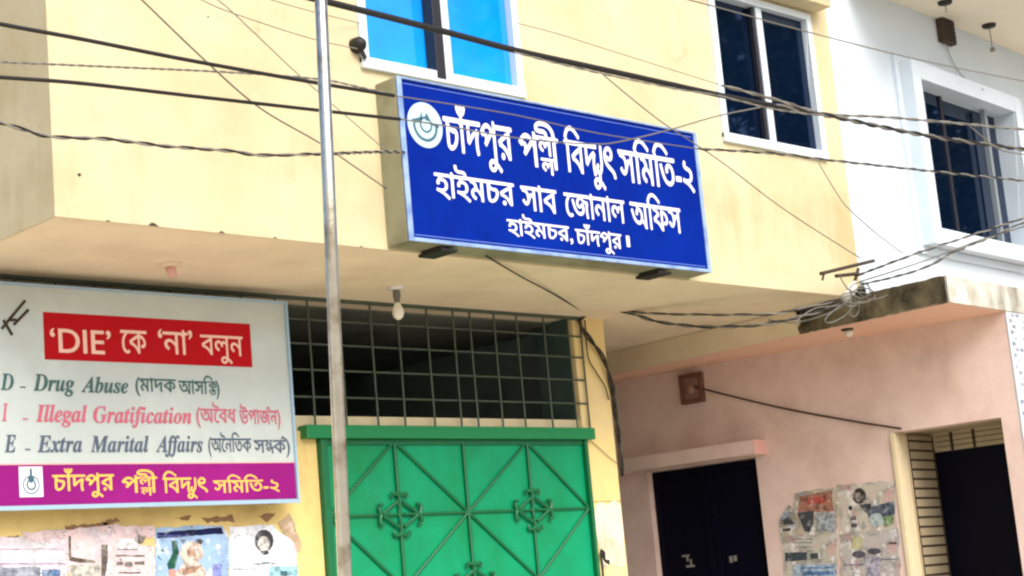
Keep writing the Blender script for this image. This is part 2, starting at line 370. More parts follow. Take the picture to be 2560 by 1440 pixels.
obj('pillar_shade_panel', MB().box(8.822, 8.8285, YG+.04, YG+.37, 2.876, 3.598), M['pillar_shade'], bld)  # sheet over the pillar's left face, its shade put into the colour
obj('inner_ceiling', MB().box(3.4, 9.015, YG+.21, 12.6, 3.585, 3.5975), M['inner_ceiling'], bld)  # sheet under the soffit with the room's shade put into its colour
# passage between the two buildings
obj('passage_wall', MB().box(9.152, 11.2, 10.4, 10.6, 0, 3.6), M['dark_room'], bld)  # end wall coloured dark to keep bounced light off the pink wall

def window(name, hole, mull, panes_m, frame_w, inset, label):
    u0, u1, v0, v1 = hole
    fr = obj(name, MB(FAC).box(u0-.02, u0+frame_w, v0-.0, v1, -inset, .022).box(u1-frame_w, u1+.02, v0, v1, -inset, .022)
        .box(u0-.02, u1+.02, v0-.03, v0+.035, -inset, .03).box(u0+frame_w, u1-frame_w, v1-.05, v1, -inset, .022), M['alu'], bld, bevel=.004)
    if label: fr['label'] = label
    a, b = mull
    for q0, q1, w in ((u0+frame_w, a, -.055), (b, u1-frame_w, -.03)):
        obj('pane', MB(FAC).box(q0+.001, q1-.001, v0+.036, v1-.051, w-.006, w), panes_m, fr)
    return fr
wl = window('window', HL, (6.56, 6.66), M['blue_glass'], .035, .08, 'white framed sliding window with bright blue glass')
obj('meeting_stile', MB(FAC).box(6.625, 6.70, 4.686, 6.2, -.05, .012), M['alu'], wl, bevel=.003)
obj('gasket', MB(FAC).box(6.555, 6.623, 4.64, 6.2, -.05, .034), M['dark_frame'], wl, bevel=.003)
wr = window('window', HR, (9.70, 9.74), M['navy_glass'], .038, .08, 'white framed sliding window with dark navy glass')
obj('meeting_stile', MB(FAC).box(9.69, 9.755, 4.656, 5.648, -.05, .0), M['alu'], wr, bevel=.003)
obj('gasket', MB(FAC).box(9.655, 9.688, 4.656, 5.648, -.05, -.01), M['dark_frame'], wr, bevel=.003)
obj('room_back', MB().box(5.9, 10.35, YF+.6, YF+.62, 4.5, 6.4), M['dark_room'], bld)
obj('window_hood', MB(FAC).box(9.0, 10.40, 5.725, 5.80, 0, .16).box(9.0, 10.44, 5.801, 5.87, 0, .20), M['cream'], bld, bevel=.01)
# marks on the plaster: filled screw hole and a chipped lower edge
for px, py, r in ((198, 437, .008), (520, 42, .004), (455, 95, .003)):
    u, v = FAC.uv(px, py); obj('screw_hole', MB(FAC).prism([(u+r*1.2*math.cos(k*.7), v+r*math.sin(k*.7)) for k in range(9)], 0, .003), M['iron'], bld)
for u, r in ((4.37,.006),(4.62,.014),(5.02,.008),(5.35,.006),(5.7,.007),(5.92,.005)):
    obj('plaster_chip', MB(FAC).prism([(u-r*2, 3.601), (u+r*2.2, 3.601), (u+r, 3.6+r*.9), (u-r*.4, 3.6+r*1.3)], 0, .003), M['iron'], bld)

# ------------------------------------------------------------------ pink and white building
pk = thing('pink_white_building', 'building with a white upper storey and pink ground floor beside the cream one', 'building', (10.74, 9.8, 0))
DOOR, ALC = (.25, 1.265, 0, 2.625), (2.45, 3.285, 0, 2.66)
obj('side_wall', MB(PINK).wall(-.9, 3.42, 0, 3.41, .2, [DOOR, ALC]), M['pink'], pk)
cor = PINK.p(3.42, 0); FRT = Frame(cor+Vector((-.004, -.014, 0)), (1, .09, 0))
obj('front_wall', MB(FRT).wall(0.002, 5, 0, 3.405, .01, []), M['white_wall'], pk)
mb = MB(FRT)
mb.box(.03, 1.6, 2.62, 3.40, .001, .012)
obj('tile_panel', mb, M['mosaic'], pk)
# canopy slab over the ground floor
CX = 10.39
mb = MB()
c = [(CX, 6.33), (16.5, 6.85), (16.5, 10.4), (CX, 10.4)]
def slab(mb, c, z0, z1):
    n = len(mb.v); mb.v += [Vector((x, y, z0)) for x, y in c] + [Vector((x, y, z1)) for x, y in c]; k = len(c)
    mb.f.append(tuple(range(n, n+k))); mb.f.append(tuple(range(n+k, n+2*k)))
    for i in range(k): j = (i+1) % k; mb.f.append((n+i, n+j, n+k+j, n+k+i))
    return mb
obj('canopy_soffit', slab(MB(), [(CX+.022, 6.345), (16.5, 6.865), (16.5, 10.39), (CX+.022, 10.39)], 3.406, 3.43), M['pink_soffit'], pk)
obj('canopy_front', slab(MB(), [(CX+.02, 6.33), (16.5, 6.85), (16.5, 7.0), (CX+.02, 7.0)], 3.411, 3.597), M['stained'], pk)
# ragged mouldy side face of the canopy, plain plaster further back
def side_face(name, y0, y1, m, j_, n):
    mb = MB(); rows = 5
    for i in range(n+1):
        for j in range(rows):
            y = y0 + (y1-y0)*i/n + (random.uniform(-.05,.05) if m is M['dirty'] and i > n-3 else 0)
            z = 3.408 + (3.594-3.408)*j/(rows-1)
            mb.v.append(Vector((CX + (.012 if name == 'canopy_beam' else 0) + random.uniform(-j_, j_), y, z + (random.uniform(-j_, j_) if j in (0, rows-1) else 0))))
    for i in range(n):
        for j in range(rows-1): a = i*rows+j; mb.f.append((a, a+rows, a+rows+1, a+1))
    return obj(name, mb, m, pk, smooth=True)
side_face('canopy_side', 6.334, 7.6, M['dirty'], .005, 34)
side_face('canopy_beam', 7.2, 10.38, M['soffit'], .001, 20)
# white upper storey
WO = (1.12, 2.80, 4.21, 5.41)
obj('upper_wall', MB(WHT).wall(.002, 6.5, 3.60, 6.08, .2, [WO]), M['white_wall'], pk)
eave = MB()
e = [WHT.p(.3, 0, -.3), WHT.p(7, 0, -.3), WHT.p(7, 0, .95), WHT.p(.3, 0, .95)]
slab(eave, [(q.x, q.y) for q in e], 6.081, 6.2); obj('eave', eave, M['eave'], pk)
ws = obj('window', MB(WHT).box(.99, WO[0], 4.08, 5.55, 0, .14).box(WO[1], 2.93, 4.08, 5.55, 0, .14)
   .box(WO[0], WO[1], WO[3], 5.55, 0, .14).box(WO[0], WO[1], 4.08, WO[2], 0, .14), M['white_wall'], pk, bevel=.004)
ws['label'] = 'recessed window with a projecting white surround'
obj('surround_lip', MB(WHT).box(.93, .989, 4.02, 5.61, 0, .03).box(2.931, 2.99, 4.02, 5.61, 0, .03).box(.99, 2.93, 4.02, 4.079, 0, .03).box(.99, 2.93, 5.551, 5.61, 0, .03), M['white_wall'], ws)
obj('pane', MB(WHT).box(WO[0], 1.72, WO[2], WO[3], -.035, -.025), M['navy_glass'], ws)
obj('pane', MB(WHT).box(1.75, WO[1], WO[2], WO[3], -.075, -.065), M['navy_glass'], ws)
obj('meeting_stile', MB(WHT).box(1.70, 1.745, WO[2]+.001, WO[3]-.001, -.045, -.012), M['dark_frame'], ws)
obj('window_bar', MB(WHT).box(2.44, 2.485, WO[2]+.001, WO[3]-.001, -.02, .02), M['alu_grey'], ws)
# navy double door under its little hood
dr = obj('door', MB(PINK).box(.25, .755, .02, 2.62, -.12, -.08).box(.76, 1.265, .02, 2.62, -.12, -.08), M['navy_door'], pk, bevel=.004)
dr['label'] = 'dark navy double door'
mb = MB(PINK)
for u in (.252, .70, .765, 1.213): mb.box(u, u+.05, .03, 2.61, -.0795, -.068)
for v in (.03, 1.25, 2.55): mb.box(.303, .699, v, v+.06, -.0795, -.068).box(.816, 1.212, v, v+.06, -.0795, -.068)
obj('door_rail', mb, M['navy_door'], dr, bevel=.003)
mb = MB(PINK)
for u, v, w, h in ((.45,1.925,.07,.015),(.49,1.9,.02,.04),(.48,1.84,.08,.018),(.52,1.87,.018,.05),(.885,1.86,.03,.05),(.925,1.865,.028,.045)): mb.box(u, u+w, v-h/2, v+h/2, -.0795, -.078)
obj('pale_mark', mb, M['cable_pale'], dr)
hd = obj('door_hood', MB(PINK).box(-.05, 1.365, 2.635, 2.745, .0, .20), M['pink'], pk, bevel=.006)
obj('lit_hood_end', MB(PINK).box(1.3655, 1.372, 2.634, 2.746, .001, .199), M['pink_bright'], hd)  # separate pink face, the lit end of the hood put into colour
# alcove with slatted shutter and dark door
d = -.66
obj('alcove_wall', MB(PINK).box(2.25, 2.445, 0, 2.9, d, -.201).box(3.29, 3.4, 0, 2.9, d, -.201).box(2.446, 3.289, 2.665, 2.9, d, -.201), M['shutter'], pk)
sh = obj('slatted_shutter', MB(PINK).box(2.446, 2.475, .05, 2.64, d+.03, -.16), M['shutter'], pk)
mb = MB(PINK)
for k in range(36):
    v = 2.60-.0715*k; mb.box(2.4755, 2.478, v-.008, v+.008, d+.03, -.165)
for w in (-.17, d+.05): mb.box(2.4755, 2.4785, .05, 2.64, w-.008, w+.008)
obj('shutter_joint', mb, M['joint'], sh)
obj('alcove_head', MB(PINK).box(2.44, 3.295, 2.52, 2.68, d-.02, d+.02), M['shutter'], pk)
mb = MB(PINK)
for k in range(3): mb.box(2.50, 3.28, 2.553+.04*k, 2.558+.04*k, d+.0205, d+.023)
for u in (2.62, 2.80, 3.2): mb.box(u-.012, u+.012, 2.52, 2.66, d+.0205, d+.0235)
obj('head_joint', mb, M['joint'], pk)
obj('inner_door', MB(PINK).box(2.44, 3.295, 0, 2.518, d-.04, d+.01), M['navy_door'], pk)
obj('door_reveal', MB(PINK).box(2.42, 2.449, 0, 2.66, .0005, .012).box(2.4504, 2.457, 0, 2.655, -.198, .0), M['beige_trim'], pk)

# ------------------------------------------------------------------ gate and grille
g = thing('metal_gate', 'green sheet metal gate with diamond bars and iron rosettes', 'gate', (7.68, YG, 0))
X0, X1, XS, RZ = 6.52, 8.835, [6.52, 7.10, 7.68, 8.26, 8.835], .455
ZT = 2.715
GF = Frame((0, YG+.01, 0), (1, 0, 0))
obj('panel', MB(GF).box(X0, 7.677, .06, ZT, 0, .012).box(7.683, X1, .06, ZT, 0, .012), M['green'], g)
obj('top_beam', MB(GF).box(6.385, 8.885, 2.728, 2.808, -.01, .075), M['green_beam'], g, bevel=.004)
mb = MB(GF).box(6.505, 6.555, 0, 2.727, .0, .05).box(8.80, 8.828, 0, 2.727, 0, .05).box(6.556, 8.799, 2.695, 2.727, .0, .03)
obj('frame', mb, M['green_bar'], g, bevel=.003)
def bar(mb, a, b, w=.013, r=.011): mb.tube([(a[0], a[1], w+r), (b[0], b[1], w+r)], r, 6)
rows = [ZT - RZ*k for k in range(6)]
v_, h_, d_ = MB(GF), MB(GF), MB(GF)
for x in XS[1:4]: bar(v_, (x, .06), (x, ZT-.02), r=.012)
for z in (rows[1], rows[3], rows[5]): bar(h_, (X0+.03, z), (X1-.03, z), .016, .009)
for i in range(4):
    for j in range(5):
        a, b = ((XS[i], rows[j]), (XS[i+1], rows[j+1])) if (i+j) % 2 else ((XS[i], rows[j+1]), (XS[i+1], rows[j]))
        a = (max(a[0], X0+.03), a[1]); b = (min(b[0], X1-.03), b[1])
        bar(d_, a, b, .014, .0095)
obj('upright_bar', v_, M['green_bar'], g); obj('cross_bar', h_, M['green_bar'], g); obj('diagonal_bar', d_, M['green_bar'], g)
def rosette(cx, cz):
    m = MB(GF); w = .036
    R, S = .165, .125
    for sx, sy in ((1,1),(1,-1),(-1,1),(-1,-1)):
        m.tube([(cx+sx*.02, cz+sy*S*.62, w), (cx+sx*.07, cz+sy*S*.40, w), (cx+sx*R*.85, cz+sy*.006, w)], .011, 6)
    for ang, L in ((0,R),(math.pi/2,S),(math.pi,R),(-math.pi/2,S)):
        ca, sa = math.cos(ang), math.sin(ang)
        for s in (1, -1):
            p = []
            for k in range(8):
                q = k/7; a = L*(.96 + .10*math.sin(q*3.0) - .16*q*q); b = s*.07*math.sin(q*1.9)*(1-.1*q)
                p.append((cx+ca*a-sa*b, cz+sa*a+ca*b, w))
            m.tube(p, [.014-.006*k/7 for k in range(8)], 6)
        m.tube([(cx+ca*.03, cz+sa*.03, w), (cx+ca*L, cz+sa*L, w)], .008, 6)
    obj('rosette', m, M['green_bar'], g)
for j in range(1, 5):
    for i in range(1, 4):
        if (i+j) % 2 == 0: rosette(XS[i], rows[j])
m = MB(GF)
m.tube([(8.845, 1.93, .05), (8.86, 1.96, .055), (8.875, 1.95, .05), (8.88, 1.90, .05), (8.90, 1.885, .055), (8.915, 1.89, .05), (8.92, 1.865, .05)], [.012,.016,.014,.009,.014,.012,.005], 8)
m.tube([(8.85, 1.96, .05), (8.85, 1.78, .05)], .008, 8)
obj('latch_hook', m, M['black'], g)

gr = thing('window_grille', 'dark iron grille of square bars between gate and soffit', 'grille', (7.5, YG, 2.81))
vx = [6.73, 6.98, 7.2, 7.45, 7.68, 7.83, 8.05, 8.26, 8.52, 8.76, 8.885]
vx = [6.73-.243*k for k in range(10, 0, -1)] + vx
for x in vx: obj('upright_bar', MB(GF).tube([(x, 2.812, .03), (x+random.uniform(-.004,.004), 3.2, .03), (x, 3.60, .03)], .007, 6), M['grille'], gr)
for z in (2.985, 3.15, 3.31, 3.46): obj('cross_bar', MB(GF).tube([(4.2, z, .018), (8.89, z, .018)], .0065, 6), M['grille'], gr)
obj('frame', MB(GF).box(4.2, 8.895, 3.578, 3.598, .012, .04), M['grille'], gr)
# ------------------------------------------------------------------ blue sign box
SG = Frame((0, 6.945, 0), (1, 0, 0)); SL, SR, SB, ST = 6.105, 8.64, 3.612, 4.54
sg = thing('office_sign', 'royal blue sign box with white lettering and a round emblem over the gate', 'sign', (SL, YF, SB))
obj('box', MB(SG).box(SL, SR, SB, ST, -.177, -.006), M['sign_side'], sg, bevel=.006)
obj('face_panel', MB(SG).box(SL+.004, SR-.004, SB+.004, ST-.004, -.0055, 0), M['sign_blue'], sg)
mb = MB(SG).box(SL, SL+.034, SB, ST, .0005, .012).box(SR-.03, SR, SB, ST, .0005, .012)
mb.box(SL+.035, SR-.031, SB, SB+.022, .0005, .012).box(SL+.035, SR-.031, ST-.012, ST, .0005, .012)
fr = obj('trim', mb, M['sign_trim'], sg, bevel=.003)
mb = MB(SG)
mb.box(SL+.05, SR-.046, SB+.036, SB+.041, .0005, .0025)
obj('border_line', mb, M['border_blue'], fr)
mb = MB(SG).box(SL+.05, SR-.046, ST-.036, ST-.032, .0005, .0025)
obj('border_line', mb, M['border_blue'], fr)
def line(name, words, frame, m, parent, bold, uh=.63, w=.004):
    mb = MB()
    for pieces, l, r, b, *h in words: set_word(mb, pieces, frame, l, r, b, h[0] if h else uh, bold, w)
    return obj(name, mb, m, parent)
line('lettering', [(W_CHANDPUR, (1106,288), (1278,322), (1118,376)), (W_PALLI, (1294,332), (1394,346), (1322,414)),
    (W_BIDYUT, (1408,346), (1534,372), (1418,428)), (W_SAMITI, (1543,370), (1730,408), (1556,452))], SG, M['letter_white'], sg, .017)
line('lettering', [('হাইমচর', (1084,428), (1284,462), (1095,490)), ('সাব', (1300,462), (1390,478), (1312,524)),
    ('েজানাল', (1408,478), (1560,505), (1420,540)), ('অিফস', (1573,502), (1700,524), (1585,568))], SG, M['letter_white'], sg, .015)
line('lettering', [('হাইমচর,', (1266,544), (1430,571), (1274,586)), ('চাঁদপুর', (1437,570), (1553,588), (1446,610)),], SG, M['letter_white'], sg, .013)
p_, q_ = SG.uv(1564, 589), SG.uv(1574, 618)
obj('lettering', MB(SG).box(p_[0], p_[0]+.028, q_[1], p_[1], .0005, .004), M['letter_white'], sg)
def disc(fr, cx, cz, rx, rz, w0, w1, n=40, mb=None):
    mb = mb or MB(fr); mb.prism([(cx+rx*math.cos(2*math.pi*k/n), cz+rz*math.sin(2*math.pi*k/n)) for k in range(n)], w0, w1); return mb
def arc(mb, cx, cz, rx, rz, a0, a1, t, w, n=24):
    for k in range(n):
        p, q = (math.radians(a0+(a1-a0)*(k+i)/n) for i in (0, 1))
        mb.quad(*[(cx+(rx+s)*math.cos(a), cz+(rz+s)*math.sin(a), w) for a, s in ((p, 0), (q, 0), (q, -t), (p, -t))])
    return mb
ux, uz = SG.uv(1062, 313); rx = (SG.uv(1106,325)[0]-SG.uv(1018,305)[0])/2; rz = (SG.uv(1056,256)[1]-SG.uv(1073,371)[1])/2
em = obj('emblem', disc(SG, ux, uz, rx, rz, .0005, .003), M['emblem_pale'], sg)
mb = MB(SG)
arc(mb, ux, uz-.004, rx*.70, rz*.70, 175, 365, rx*.13, .0045)
arc(mb, ux+rx*.04, uz+rz*.02, rx*.36, rz*.36, 0, 360, rx*.09, .0045)
mb.poly([(ux-rx*.78, uz+rz*.16, .0045), (ux-rx*.30, uz+rz*.30, .0045), (ux-rx*.1, uz+rz*.62, .0045), (ux-rx*.18, uz+rz*.2, .0045), (ux-rx*.55, uz+rz*.02, .0045)])
mb.poly([(ux-rx*.05, uz+rz*.3, .0052), (ux+rx*.12, uz+rz*.55, .0052), (ux+rx*.28, uz+rz*.3, .0052), (ux+rx*.15, uz+rz*.18, .0052)])
mb.poly([(ux+rx*.35, uz+rz*.18, .0045), (ux+rx*.8, uz+rz*.05, .0045), (ux+rx*.78, uz-rz*.05, .0045), (ux+rx*.36, uz+rz*.06, .0045)])
obj('emblem_drawing', mb, M['emblem_dark'], em)
for x in (6.40, 8.20):
    obj('bracket', MB().box(x-.05, x+.07, 6.955, YF+.03, 3.580, 3.597).box(x-.05, x-.035, 6.955, YF+.03, 3.5975, 3.611), M['black'], sg, bevel=.003)

# ------------------------------------------------------------------ printed notice board
BG = Frame((0, 8.21, 0), (1, 0, 0)); BL, BR, BB, BT = 3.86, 6.215, 2.335, 3.522
nb = thing('notice_board', 'printed tin notice board with a red banner and purple strip, left of the gate', 'notice board', (5.0, YG, BB))
obj('panel', MB(BG).box(BL, BR, BB, BT, -.012, 0), M['board'], nb)
obj('frame', MB(BG).box(BL, BR, BB-.001, BB+.022, .0005, .014).box(BR-.014, BR+.002, BB+.0225, BT, .0005, .014).box(BL, BR-.0145, BT-.010, BT+.002, .0005, .014), M['board_edge'], nb, bevel=.002)
mb = MB(BG)
for x in (4.3, 5.2, 6.05): mb.box(x-.02, x+.02, BB, BT, -.05, -.0125).box(x-.02, x+.02, BB+.1, BB+.14, -.168, -.0505)
obj('back_strut', mb, M['iron'], nb)
def uvs(fr, *pts): return [fr.uv(*p) for p in pts]
a, b, c_, d_ = uvs(BG, (107,779), (624,811), (630,919), (114,898))
rb = obj('red_banner', MB(BG).prism([(a[0], (a[1]+b[1])/2), (b[0], (a[1]+b[1])/2), (b[0], (c_[1]+d_[1])/2), (a[0], (c_[1]+d_[1])/2)], .0005, .002), M['red'], nb)
line('lettering', [('‘DIE’', (124,818), (276,826), (132,880), .714), ('েক', (300,820), (366,832), (308,882)), ('‘না’', (394,826), (480,834), (402,884)), ('বলুন', (500,836), (606,842), (508,886))], BG, M['pink_letter'], rb, .012, w=.0035)
MI = lambda s: ''.join(chr(0x1D468+ord(q)-65) if 'A' <= q <= 'Z' else chr(0x1D482+ord(q)-97) if 'a' <= q <= 'z' else q for q in s)
def italic(words): return [(MI(s), l, r, b, .66) if isinstance(s, str) and s.isascii() else (s, l, r, b, .63) for s, l, r, b in words]
line('lettering', italic([('D', (0,934), (34,936), (0,974)), ('-', (50,955), (64,955), (50,974)), ('Drug', (82,935), (186,940), (82,976)), ('Abuse', (202,941), (320,948), (202,980)),
    ('(মাদক', (338,944), (440,950), (338,978)), (W_ASAKTI, (446,950), (548,956), (446,984))]), BG, M['teal_letter'], nb, .012)
line('lettering', italic([('I', (4,1010), (20,1010), (0,1052)), ('-', (56,1034), (70,1034), (56,1054)), ('Illegal', (88,1012), (218,1016), (88,1054)), ('Gratification', (232,1016), (478,1022), (232,1056)),
    ('(অৈবধ', (490,1020), (590,1024), (490,1056)), (W_UPARJAN, (598,1024), (700,1028), (598,1060))]), BG, M['rose_letter'], nb, .012)
line('lettering', italic([('E', (10,1088), (40,1088), (8,1130)), ('-', (62,1110), (76,1110), (62,1130)), ('Extra', (92,1089), (205,1091), (90,1130)), ('Marital', (225,1090), (372,1092), (222,1130)), ('Affairs', (388,1090), (506,1092), (384,1130)),
    ('(অৈনিতক', (520,1094), (628,1098), (520,1130)), (W_SAMPARKA, (634,1098), (724,1102), (634,1132))]), BG, M['slate_letter'], nb, .012)
va = (BG.uv(10,1162)[1]+BG.uv(740,1158)[1])/2; vb = BB+.0235
ps = obj('purple_strip', MB(BG).prism([(BL, va), (BR-.016, va), (BR-.016, vb), (BL, vb)], .0005, .002), M['purple'], nb)
obj('strip_edge', MB(BG).box(BL, BR-.016, va+.0005, va+.007, .0005, .0018), M['pink_bright'], ps)
line('lettering', [(W_CHANDPUR, (130,1183), (285,1190), (136,1228)), (W_PALLI, (303,1190), (393,1194), (320,1232)), (W_BIDYUT, (406,1192), (518,1196), (414,1232)), (W_SAMITI, (532,1196), (698,1204), (540,1232))], BG, M['yellow_letter'], ps, .016, w=.0035)
a, b = BG.uv(46,1167), BG.uv(108,1242)
em = obj('emblem', MB(BG).box(a[0], b[0], b[1], a[1], .0021, .003), M['letter_white'], ps)
cx, cz = (a[0]+b[0])/2, (a[1]+b[1])/2-.01; hw = (b[0]-a[0])/2; hh = (a[1]-b[1])/2
mb = MB(BG); arc(mb, cx, cz-.006, hw*.72, hh*.62, 0, 360, hw*.10, .0036); arc(mb, cx, cz-.006, hw*.42, hh*.36, 0, 360, hw*.14, .0036)
mb.poly([(cx-hw*.1, cz+hh*.55, .004), (cx+hw*.1, cz+hh*.55, .004), (cx+hw*.1, cz+hh*1.0, .004), (cx-hw*.1, cz+hh*1.0, .004)])
mb.poly([(cx-hw*.3, cz+hh*.3, .0042), (cx, cz+hh*.7, .0042), (cx+hw*.3, cz+hh*.3, .0042), (cx, cz-.0, .0042)])
obj('emblem_drawing', mb, M['emblem_dark'], em)
mb = MB(BG)
for q in (((62,752),(30,790)), ((70,775),(34,812)), ((30,790),(4,822)), ((40,800),(22,800)), ((8,800),(30,838))):
    p0, p1 = (BG.uv(*z) for z in q); mb.tube([(p0[0], p0[1], .002), (p1[0], p1[1], .002)], .008, 6)
obj('scrawl', mb, M['iron'], nb)

# ------------------------------------------------------------------ posters
def ragged(pts, amp, step=.04):
    out = []
    for (a, b), (c, d) in zip(pts, pts[1:]+pts[:1]):
        L_ = math.hypot(c-a, d-b); k = max(1, int(L_/step))
        for i in range(k): out.append((a+(c-a)*i/k+random.uniform(-amp, amp), b+(d-b)*i/k+random.uniform(-amp, amp)))
    return out
PC = {}
def ink(*c):
    if c not in PC:
        PC[c] = printed('print_ink', c, [(tuple(int(x*.7) for x in c), .46, .6, .9, 1.6), (tuple(int(x+(225-x)*.5) for x in c), .55, .68, .8, 1.3)])
    return PC[c]
def poster(fr, label, quad, col, items, w=.003, amp=.006, group=None, cat='poster'):
    """paper pasted on a wall: outline in pixels, printed shapes as (part name, colour, outline)"""
    pts = ragged(uvs(fr, *quad), amp)
    soft = .5 if fr is GND else 1
    dim = tuple(int(x*.8) for x in col); t1 = random.choice([(150,170,196),(206,150,150),(150,180,170)])
    pm = printed('poster_paper', col, [(dim, .45, .62, .8*soft, .5), (t1, .52, .64, .6*soft, .6), ((120,124,132), .60, .67, .6*soft, 1.2), ((240,240,240), .55, .68, .8, .9)])
    base = fr.p(*pts[0], w)
    o = obj('poster', MB(fr).prism(pts, w-.002, w), pm, origin=base); tag(o, label, cat, group)
    k = w
    for nm, c, shapes in items:
        k += .0007; mb = MB(fr)
        for s in shapes: mb.prism(ragged(uvs(fr, *s), .0025, .03) if len(s) < 5 else uvs(fr, *s), k-.0004, k)
        obj(nm, mb, ink(*c), o)
    return o
R4 = lambda x0, y0, x1, y1: [(x0, y0), (x1, y0), (x1, y1), (x0, y1)]
def ell(cx, cy, rx, ry, n=14, a0=0, a1=360): return [(cx+rx*math.cos(math.radians(a0+(a1-a0)*k/n)), cy+ry*math.sin(math.radians(a0+(a1-a0)*k/n))) for k in range(n+(a1-a0 < 360))]
GP = 'posters pasted below the notice board'
poster(GND, 'pale lilac poster with a grey band, at the left end below the notice board', [(-120,1352),(60,1340),(170,1345),(168,1560),(-120,1560)], (226,216,226),
  [('printed_block', (150,160,176), [R4(-60,1418,100,1560)]), ('printed_block', (96,128,172), [R4(104,1424,150,1560)]), ('printed_line', (176,160,190), [R4(-40,1372,160,1374), R4(-40,1408,168,1411)])], group=GP)
poster(GND, 'torn pink poster with a black rag-like tear and blank grey lower half', [(55,1332),(165,1326),(250,1312),(384,1316),(384,1345),(300,1352),(385,1370),(384,1560),(172,1560),(168,1345),(60,1350)], (228,206,208),
  [('tear', (110,102,92), [[(170,1340),(176,1340),(176,1392),(236,1402),(238,1408),(200,1408),(172,1402)], [(252,1362),(268,1362),(268,1400),(262,1440),(260,1560),(248,1560),(252,1430)], [(342,1334),(362,1346),(356,1358),(344,1360)]]),
   ('printed_block', (196,196,186), [R4(172,1412,250,1560)]), ('printed_block', (238,236,240), [R4(290,1348,342,1372)]),
   ('printed_line', (120,118,112), [R4(292,1372,342,1375), R4(288,1388,360,1391), R4(290,1404,306,1413), R4(310,1405,330,1416), R4(334,1404,360,1412), R4(296,1430,350,1434)])], w=.0055, group=GP, amp=.009)
poster(GND, 'poster with a dark blue headline strip and a pale figure on light blue', [(386,1320),(556,1312),(570,1338),(572,1560),(388,1560)], (158,190,226),
  [('headline_strip', (28,32,84), [[(392,1332),(552,1318),(558,1334),(392,1346)]]), ('printed_block', (92,104,166), [R4(394,1338,470,1342)]),
   ('printed_shape', (38,92,72), [[(428,1352),(440,1352),(446,1380),(436,1420),(420,1424),(416,1410),(430,1385)], [(404,1372),(412,1382),(400,1378)], [(392,1386),(404,1402),(394,1396)]]),
   ('printed_shape', (222,204,190), [[(456,1362),(478,1352),(500,1360),(508,1388),(494,1404),(512,1424),(520,1560),(446,1560),(438,1430),(458,1408),(446,1384)]]), ('printed_shape', (84,80,80), [[(488,1350),(500,1346),(508,1354),(500,1362)], [(450,1352),(462,1350),(458,1358)]]), ('printed_shape', (176,140,120), [[(464,1376),(486,1372),(488,1390),(470,1394)], [(452,1420),(500,1416),(486,1432),(456,1436)]]),
   ('printed_block', (140,150,214), [R4(530,1410,552,1560)]), ('printed_block', (206,150,140), [R4(420,1424,438,1560)])], w=.004, group=GP)
poster(GND, 'white poster with a small dark-haired head printed near its top', [(572,1316),(680,1312),(700,1330),(738,1360),(752,1560),(574,1560)], (222,230,238),
  [('portrait', (62,66,72), [ell(659,1352,24,28)]), ('portrait', (208,206,202), [ell(658,1360,15,20)]), ('portrait', (70,72,78), [[(650,1378),(668,1376),(672,1384),(660,1388),(652,1384)]]),
   ('printed_line', (150,162,170), [R4(632,1408,648,1412), R4(652,1405,672,1409), R4(676,1408,690,1411), R4(580,1422,636,1424)]), ('printed_block', (160,212,226), [R4(672,1416,742,1560)]), ('printed_block', (66,110,120), [R4(700,1428,716,1440)])], w=.004, group=GP)
poster(GND, 'brownish paper scrap left on the wall beside the white poster', [(690,1308),(722,1286),(735,1310),(752,1360),(748,1385),(722,1362)], (196,172,140), [], w=.002, amp=.01, group=GP, cat='paper scrap')
gs = mat('old_glue_stain', rgb(150,116,84), .9, var=.3, vscale=12)
for q in ([(160,1316),(270,1306),(268,1314),(215,1322),(165,1330)], [(505,1296),(580,1288),(586,1304),(520,1306)], [(250,1305),(290,1296),(300,1304),(262,1312)], [(640,1288),(690,1284),(668,1304)], [(430,1296),(480,1290),(470,1300)], [(0,1342),(52,1336),(40,1346),(0,1348)]):
    obj('glue_stain', MB(GND).prism(ragged(uvs(GND, *q), .006, .02), .0004, .0014), gs, bld)

PP = 'torn posters on the pink wall'
poster(PINK, 'brown-edged sheet with a reddish heading, upper left on the pink wall', [(1986,1232),(2040,1224),(2093,1217),(2096,1300),(2094,1334),(2020,1340),(1992,1338)], (186,176,156),
  [('printed_block', (166,118,98), [[(2000,1240),(2080,1226),(2084,1278),(1996,1280)]]), ('headline_strip', (176,84,72), [[(2018,1246),(2064,1240),(2066,1256),(2020,1262)]]),
   ('printed_shape', (72,76,80), [[(1994,1282),(2036,1276),(2034,1310),(2026,1330),(2012,1328)]]), ('printed_block', (164,174,180), [R4(2042,1284,2088,1328)])], w=.005, amp=.009, group=PP)
poster(PINK, 'small torn scrap with dark marks at the left end of the pink wall posters', [(1946,1300),(1972,1262),(1990,1280),(1994,1346),(1950,1352)], (176,170,150),
  [('printed_shape', (72,70,70), [[(1952,1304),(1972,1292),(1988,1310),(1960,1312)], [(1956,1322),(1978,1320),(1976,1327),(1958,1328)]])], w=.003, amp=.008, group=PP, cat='paper scrap')
poster(PINK, 'pale sheet with a dark strip and blue printed foot, lower left, pink wall', [(1956,1344),(2030,1336),(2092,1332),(2096,1560),(1972,1560)], (190,188,174),
  [('printed_line', (132,140,140), [R4(1990,1346,2034,1349), R4(1986,1355,2030,1358), R4(1990,1366,2028,1369)]), ('headline_strip', (66,78,84), [[(1962,1382),(2018,1380),(2018,1400),(1964,1404)], [(2026,1384),(2046,1382),(2046,1396),(2028,1398)]]),
   ('printed_block', (170,192,212), [R4(1984,1410,2092,1560)]), ('printed_line', (90,128,176), [R4(2002,1418,2080,1421), R4(2010,1428,2084,1438)])], w=.0035, amp=.009, group=PP)
